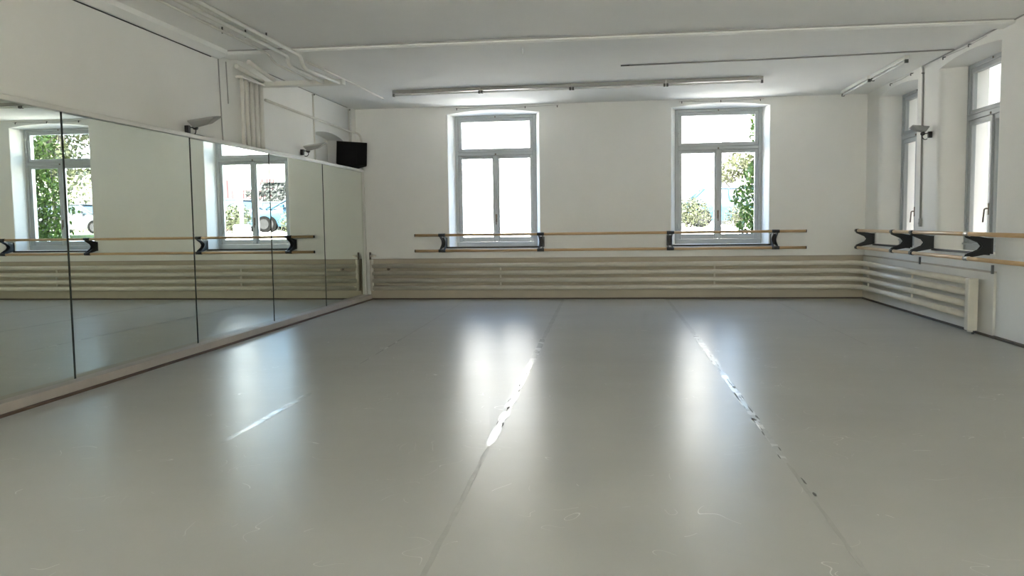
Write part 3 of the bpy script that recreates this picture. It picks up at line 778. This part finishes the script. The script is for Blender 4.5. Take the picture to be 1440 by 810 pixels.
def car(loc, rotz, m, label):
    t = thing('car', label, 'car', loc, rotz)
    # body lofted from side stations: (x, half width, sill z, shoulder z)
    st = [(-2.1, .62, .42, .58), (-2.05, .74, .30, .72), (-1.7, .82, .24, .84), (-.9, .86, .22, .92), (0, .87, .22, .95), (.9, .86, .22, .98), (1.6, .83, .24, .97), (2.0, .76, .32, .90), (2.1, .66, .42, .74)]
    mb = MB(); bm = mb.bm; rings = []
    for x, w_, z0, z1 in st:
        rings.append([bm.verts.new(p) for p in ((x, -w_ * .86, z0), (x, -w_, z0 + .16), (x, -w_, z1 - .12), (x, -w_ * .9, z1), (x, 0, z1 + .035), (x, w_ * .9, z1), (x, w_, z1 - .12), (x, w_, z0 + .16), (x, w_ * .86, z0))])
    for A, B in zip(rings, rings[1:]):
        for i in range(len(A)): bm.faces.new((A[i], A[(i + 1) % len(A)], B[(i + 1) % len(A)], B[i]))
    bm.faces.new(rings[0]); bm.faces.new(rings[-1][::-1])
    mb.build('body', M[m], t, smooth=40)
    # greenhouse
    def house(grow, zt, name, mm, par):
        mb = MB(); bm = mb.bm
        lo = [(-1.25 - grow, .80 + grow), (1.75 + grow, .80 + grow)]; hi = [(-.45 - grow, .60 + grow), (1.25 + grow, .62 + grow)]
        A = [bm.verts.new((x, s * y, .90)) for (x, y), ss in zip(lo, (1, 1)) for s in (-1, 1)]
        B = [bm.verts.new((x, s * y, zt)) for (x, y) in hi for s in (-1, 1)]
        C_ = [bm.verts.new((x * .9, s * y * .8, zt + .05)) for (x, y) in hi for s in (-1, 1)]
        for U, V in ((A, B), (B, C_)):
            for i, j in ((0, 1), (1, 3), (3, 2), (2, 0)): bm.faces.new((U[i], U[j], V[j], V[i]))
        bm.faces.new((C_[0], C_[1], C_[3], C_[2])); bm.faces.new((A[0], A[2], A[3], A[1]))
        return mb.build(name, mm, par)
    g = house(0, 1.36, 'cabin_glass', M['carglass'], t)
    mb = MB(); bm = mb.bm
    mb.box(-.5, 1.3, -.64, .64, 1.36, 1.42, .03)
    for s in (-1, 1):
        mb.tube([(-1.27, s * .80, .90), (-.46, s * .61, 1.38)], .035, 6); mb.tube([(.35, s * .815, .92), (.38, s * .62, 1.38)], .035, 6); mb.tube([(1.77, s * .80, .92), (1.26, s * .62, 1.38)], .05, 6)
    mb.build('roof', M[m], t)
    for x in (-1.32, 1.32):
        for s in (-1, 1):
            mb = MB(); mb.tube([(x, s * .70, .32), (x, s * .885, .32)], .32, 20); wv = mb.build('wheel', M['tyre'], t)
            mb = MB(); mb.tube([(x, s * .88, .32), (x, s * .895, .32)], .20, 16); mb.build('hub_cap', M['hub'], wv)
    for s in (-1, 1):
        mb = MB(); mb.box(-2.10, -1.98, s * .58 - .14, s * .58 + .14, .60, .72, .02); mb.build('headlight', M['signwhite'], t)
        mb = MB(); mb.box(2.0, 2.1, s * .60 - .12, s * .60 + .12, .72, .84, .02); mb.build('tail_light', M['red'], t)
        mb = MB(); mb.box(-.80, -.66, s * .93 - .09, s * .93 + .09, .96, 1.08, .03); mb.build('wing_mirror', M[m], t)
    return t
car((8.5, 31.5, 1.01), PI, 'carblue', 'light blue car parked outside beyond the bushes')
car((13.3, 33.6, 1.01), PI, 'carwhite', 'pale car parked beside the blue one, its bonnet in the mirror')
car((12.9, 38.6, 1.02), 0, 'carwhite', 'white car parked in the row behind the blue one')
car((21.6, 36.5, 1.0), 0, 'cargrey', 'grey car reflected beyond the lawn')
# sign on a post
t = thing('sign_post', 'white sign board on a pale post outside, seen in the mirror', 'sign', (4.62, 18.2, .93))
mb = MB(); mb.tube([(0, 0, -.05), (0, 0, 2.25)], .04, 12); mb.build('post', M['postgrey'], t)
mb = MB(); mb.box(-.24, .24, -.06, .06, 1.15, 2.0, .02); mb.build('sign_board', M['signwhite'], t)
mb = MB(); mb.box(-.16, .16, -.16, .16, -.04, .35, .05); mb.build('post_base', M['signwhite'], t)
# low wall at the edge of the garden
mb = MB(); mb.box(-1, 6.8, 19.4, 19.6, .6, 1.08, .02)
tag(mb.build('garden_kerb', M['facade']), 'low pale garden kerb below the bushes', 'kerb')

# ------------------------------------------------------------------ light
wd = bpy.data.worlds.new('sky'); SC.world = wd; wd.use_nodes = True
nt = wd.node_tree; bg = nt.nodes['Background']
sky = nt.nodes.new('ShaderNodeTexSky'); sky.sky_type = 'NISHITA'; sky.sun_disc = False
sky.sun_elevation = math.radians(55); sky.sun_rotation = math.radians(155); sky.air_density = 1.0; sky.dust_density = 3.0; sky.ozone_density = 1.0
nt.links.new(sky.outputs[0], bg.inputs['Color']); bg.inputs['Strength'].default_value = .48
sl = bpy.data.lights.new('sun', 'SUN'); sl.energy = 12; sl.angle = math.radians(.6); sl.color = (1, .95, .88)
so = bpy.data.objects.new('sun', sl); COL.objects.link(so)
so.rotation_euler = Vector((-.24, .52, -.82)).to_track_quat('-Z', 'Y').to_euler()
def portal(P, a, b, z0, z1, nrm):
    l = bpy.data.lights.new('window_portal', 'AREA'); l.shape = 'RECTANGLE'; l.size = b - a; l.size_y = z1 - z0
    l.cycles.is_portal = True
    o = bpy.data.objects.new('window_portal', l); COL.objects.link(o)
    o.location = P((a + b) / 2, TH + .02, (z0 + z1) / 2); o.rotation_euler = Vector(nrm).to_track_quat('-Z', 'Z').to_euler()
for op in back_ops: portal(Pb, *op, (0, -1, 0))
for op in right_ops: portal(Pr, *op, (-1, 0, 0))
for op in added_rear_ops: portal(Pq, *op, (0, 1, 0))

# ------------------------------------------------------------------ camera
yaw, pitch, roll = .1233, -.0769, -.0133
fw = Vector((-math.sin(yaw) * math.cos(pitch), math.cos(yaw) * math.cos(pitch), math.sin(pitch)))
r_ = Vector((math.cos(yaw), math.sin(yaw), 0)); u_ = r_.cross(fw)
c, s = math.cos(roll), math.sin(roll)
R2, U2 = r_ * c + u_ * s, u_ * c - r_ * s
cd = bpy.data.cameras.new('camera'); cd.sensor_width = 36; cd.lens = 1166.2157 / 1440 * 36; cd.clip_end = 300
co = bpy.data.objects.new('camera', cd); COL.objects.link(co)
mw = Matrix((R2, U2, -fw)).transposed().to_4x4(); mw.translation = (4.0143, 0, 1.2087); co.matrix_world = mw
SC.camera = co

SC.view_settings.view_transform = 'Standard'; SC.view_settings.look = 'None'
SC.view_settings.gamma = 1; SC.view_settings.use_curve_mapping = False
SC.view_settings.exposure = 2.75
cy = SC.cycles
cy.max_bounces = 16; cy.diffuse_bounces = 10; cy.glossy_bounces = 6; cy.transparent_max_bounces = 16; cy.transmission_bounces = 6
cy.caustics_reflective = False; cy.caustics_refractive = False
cy.use_denoising = True; cy.sample_clamp_indirect = 8
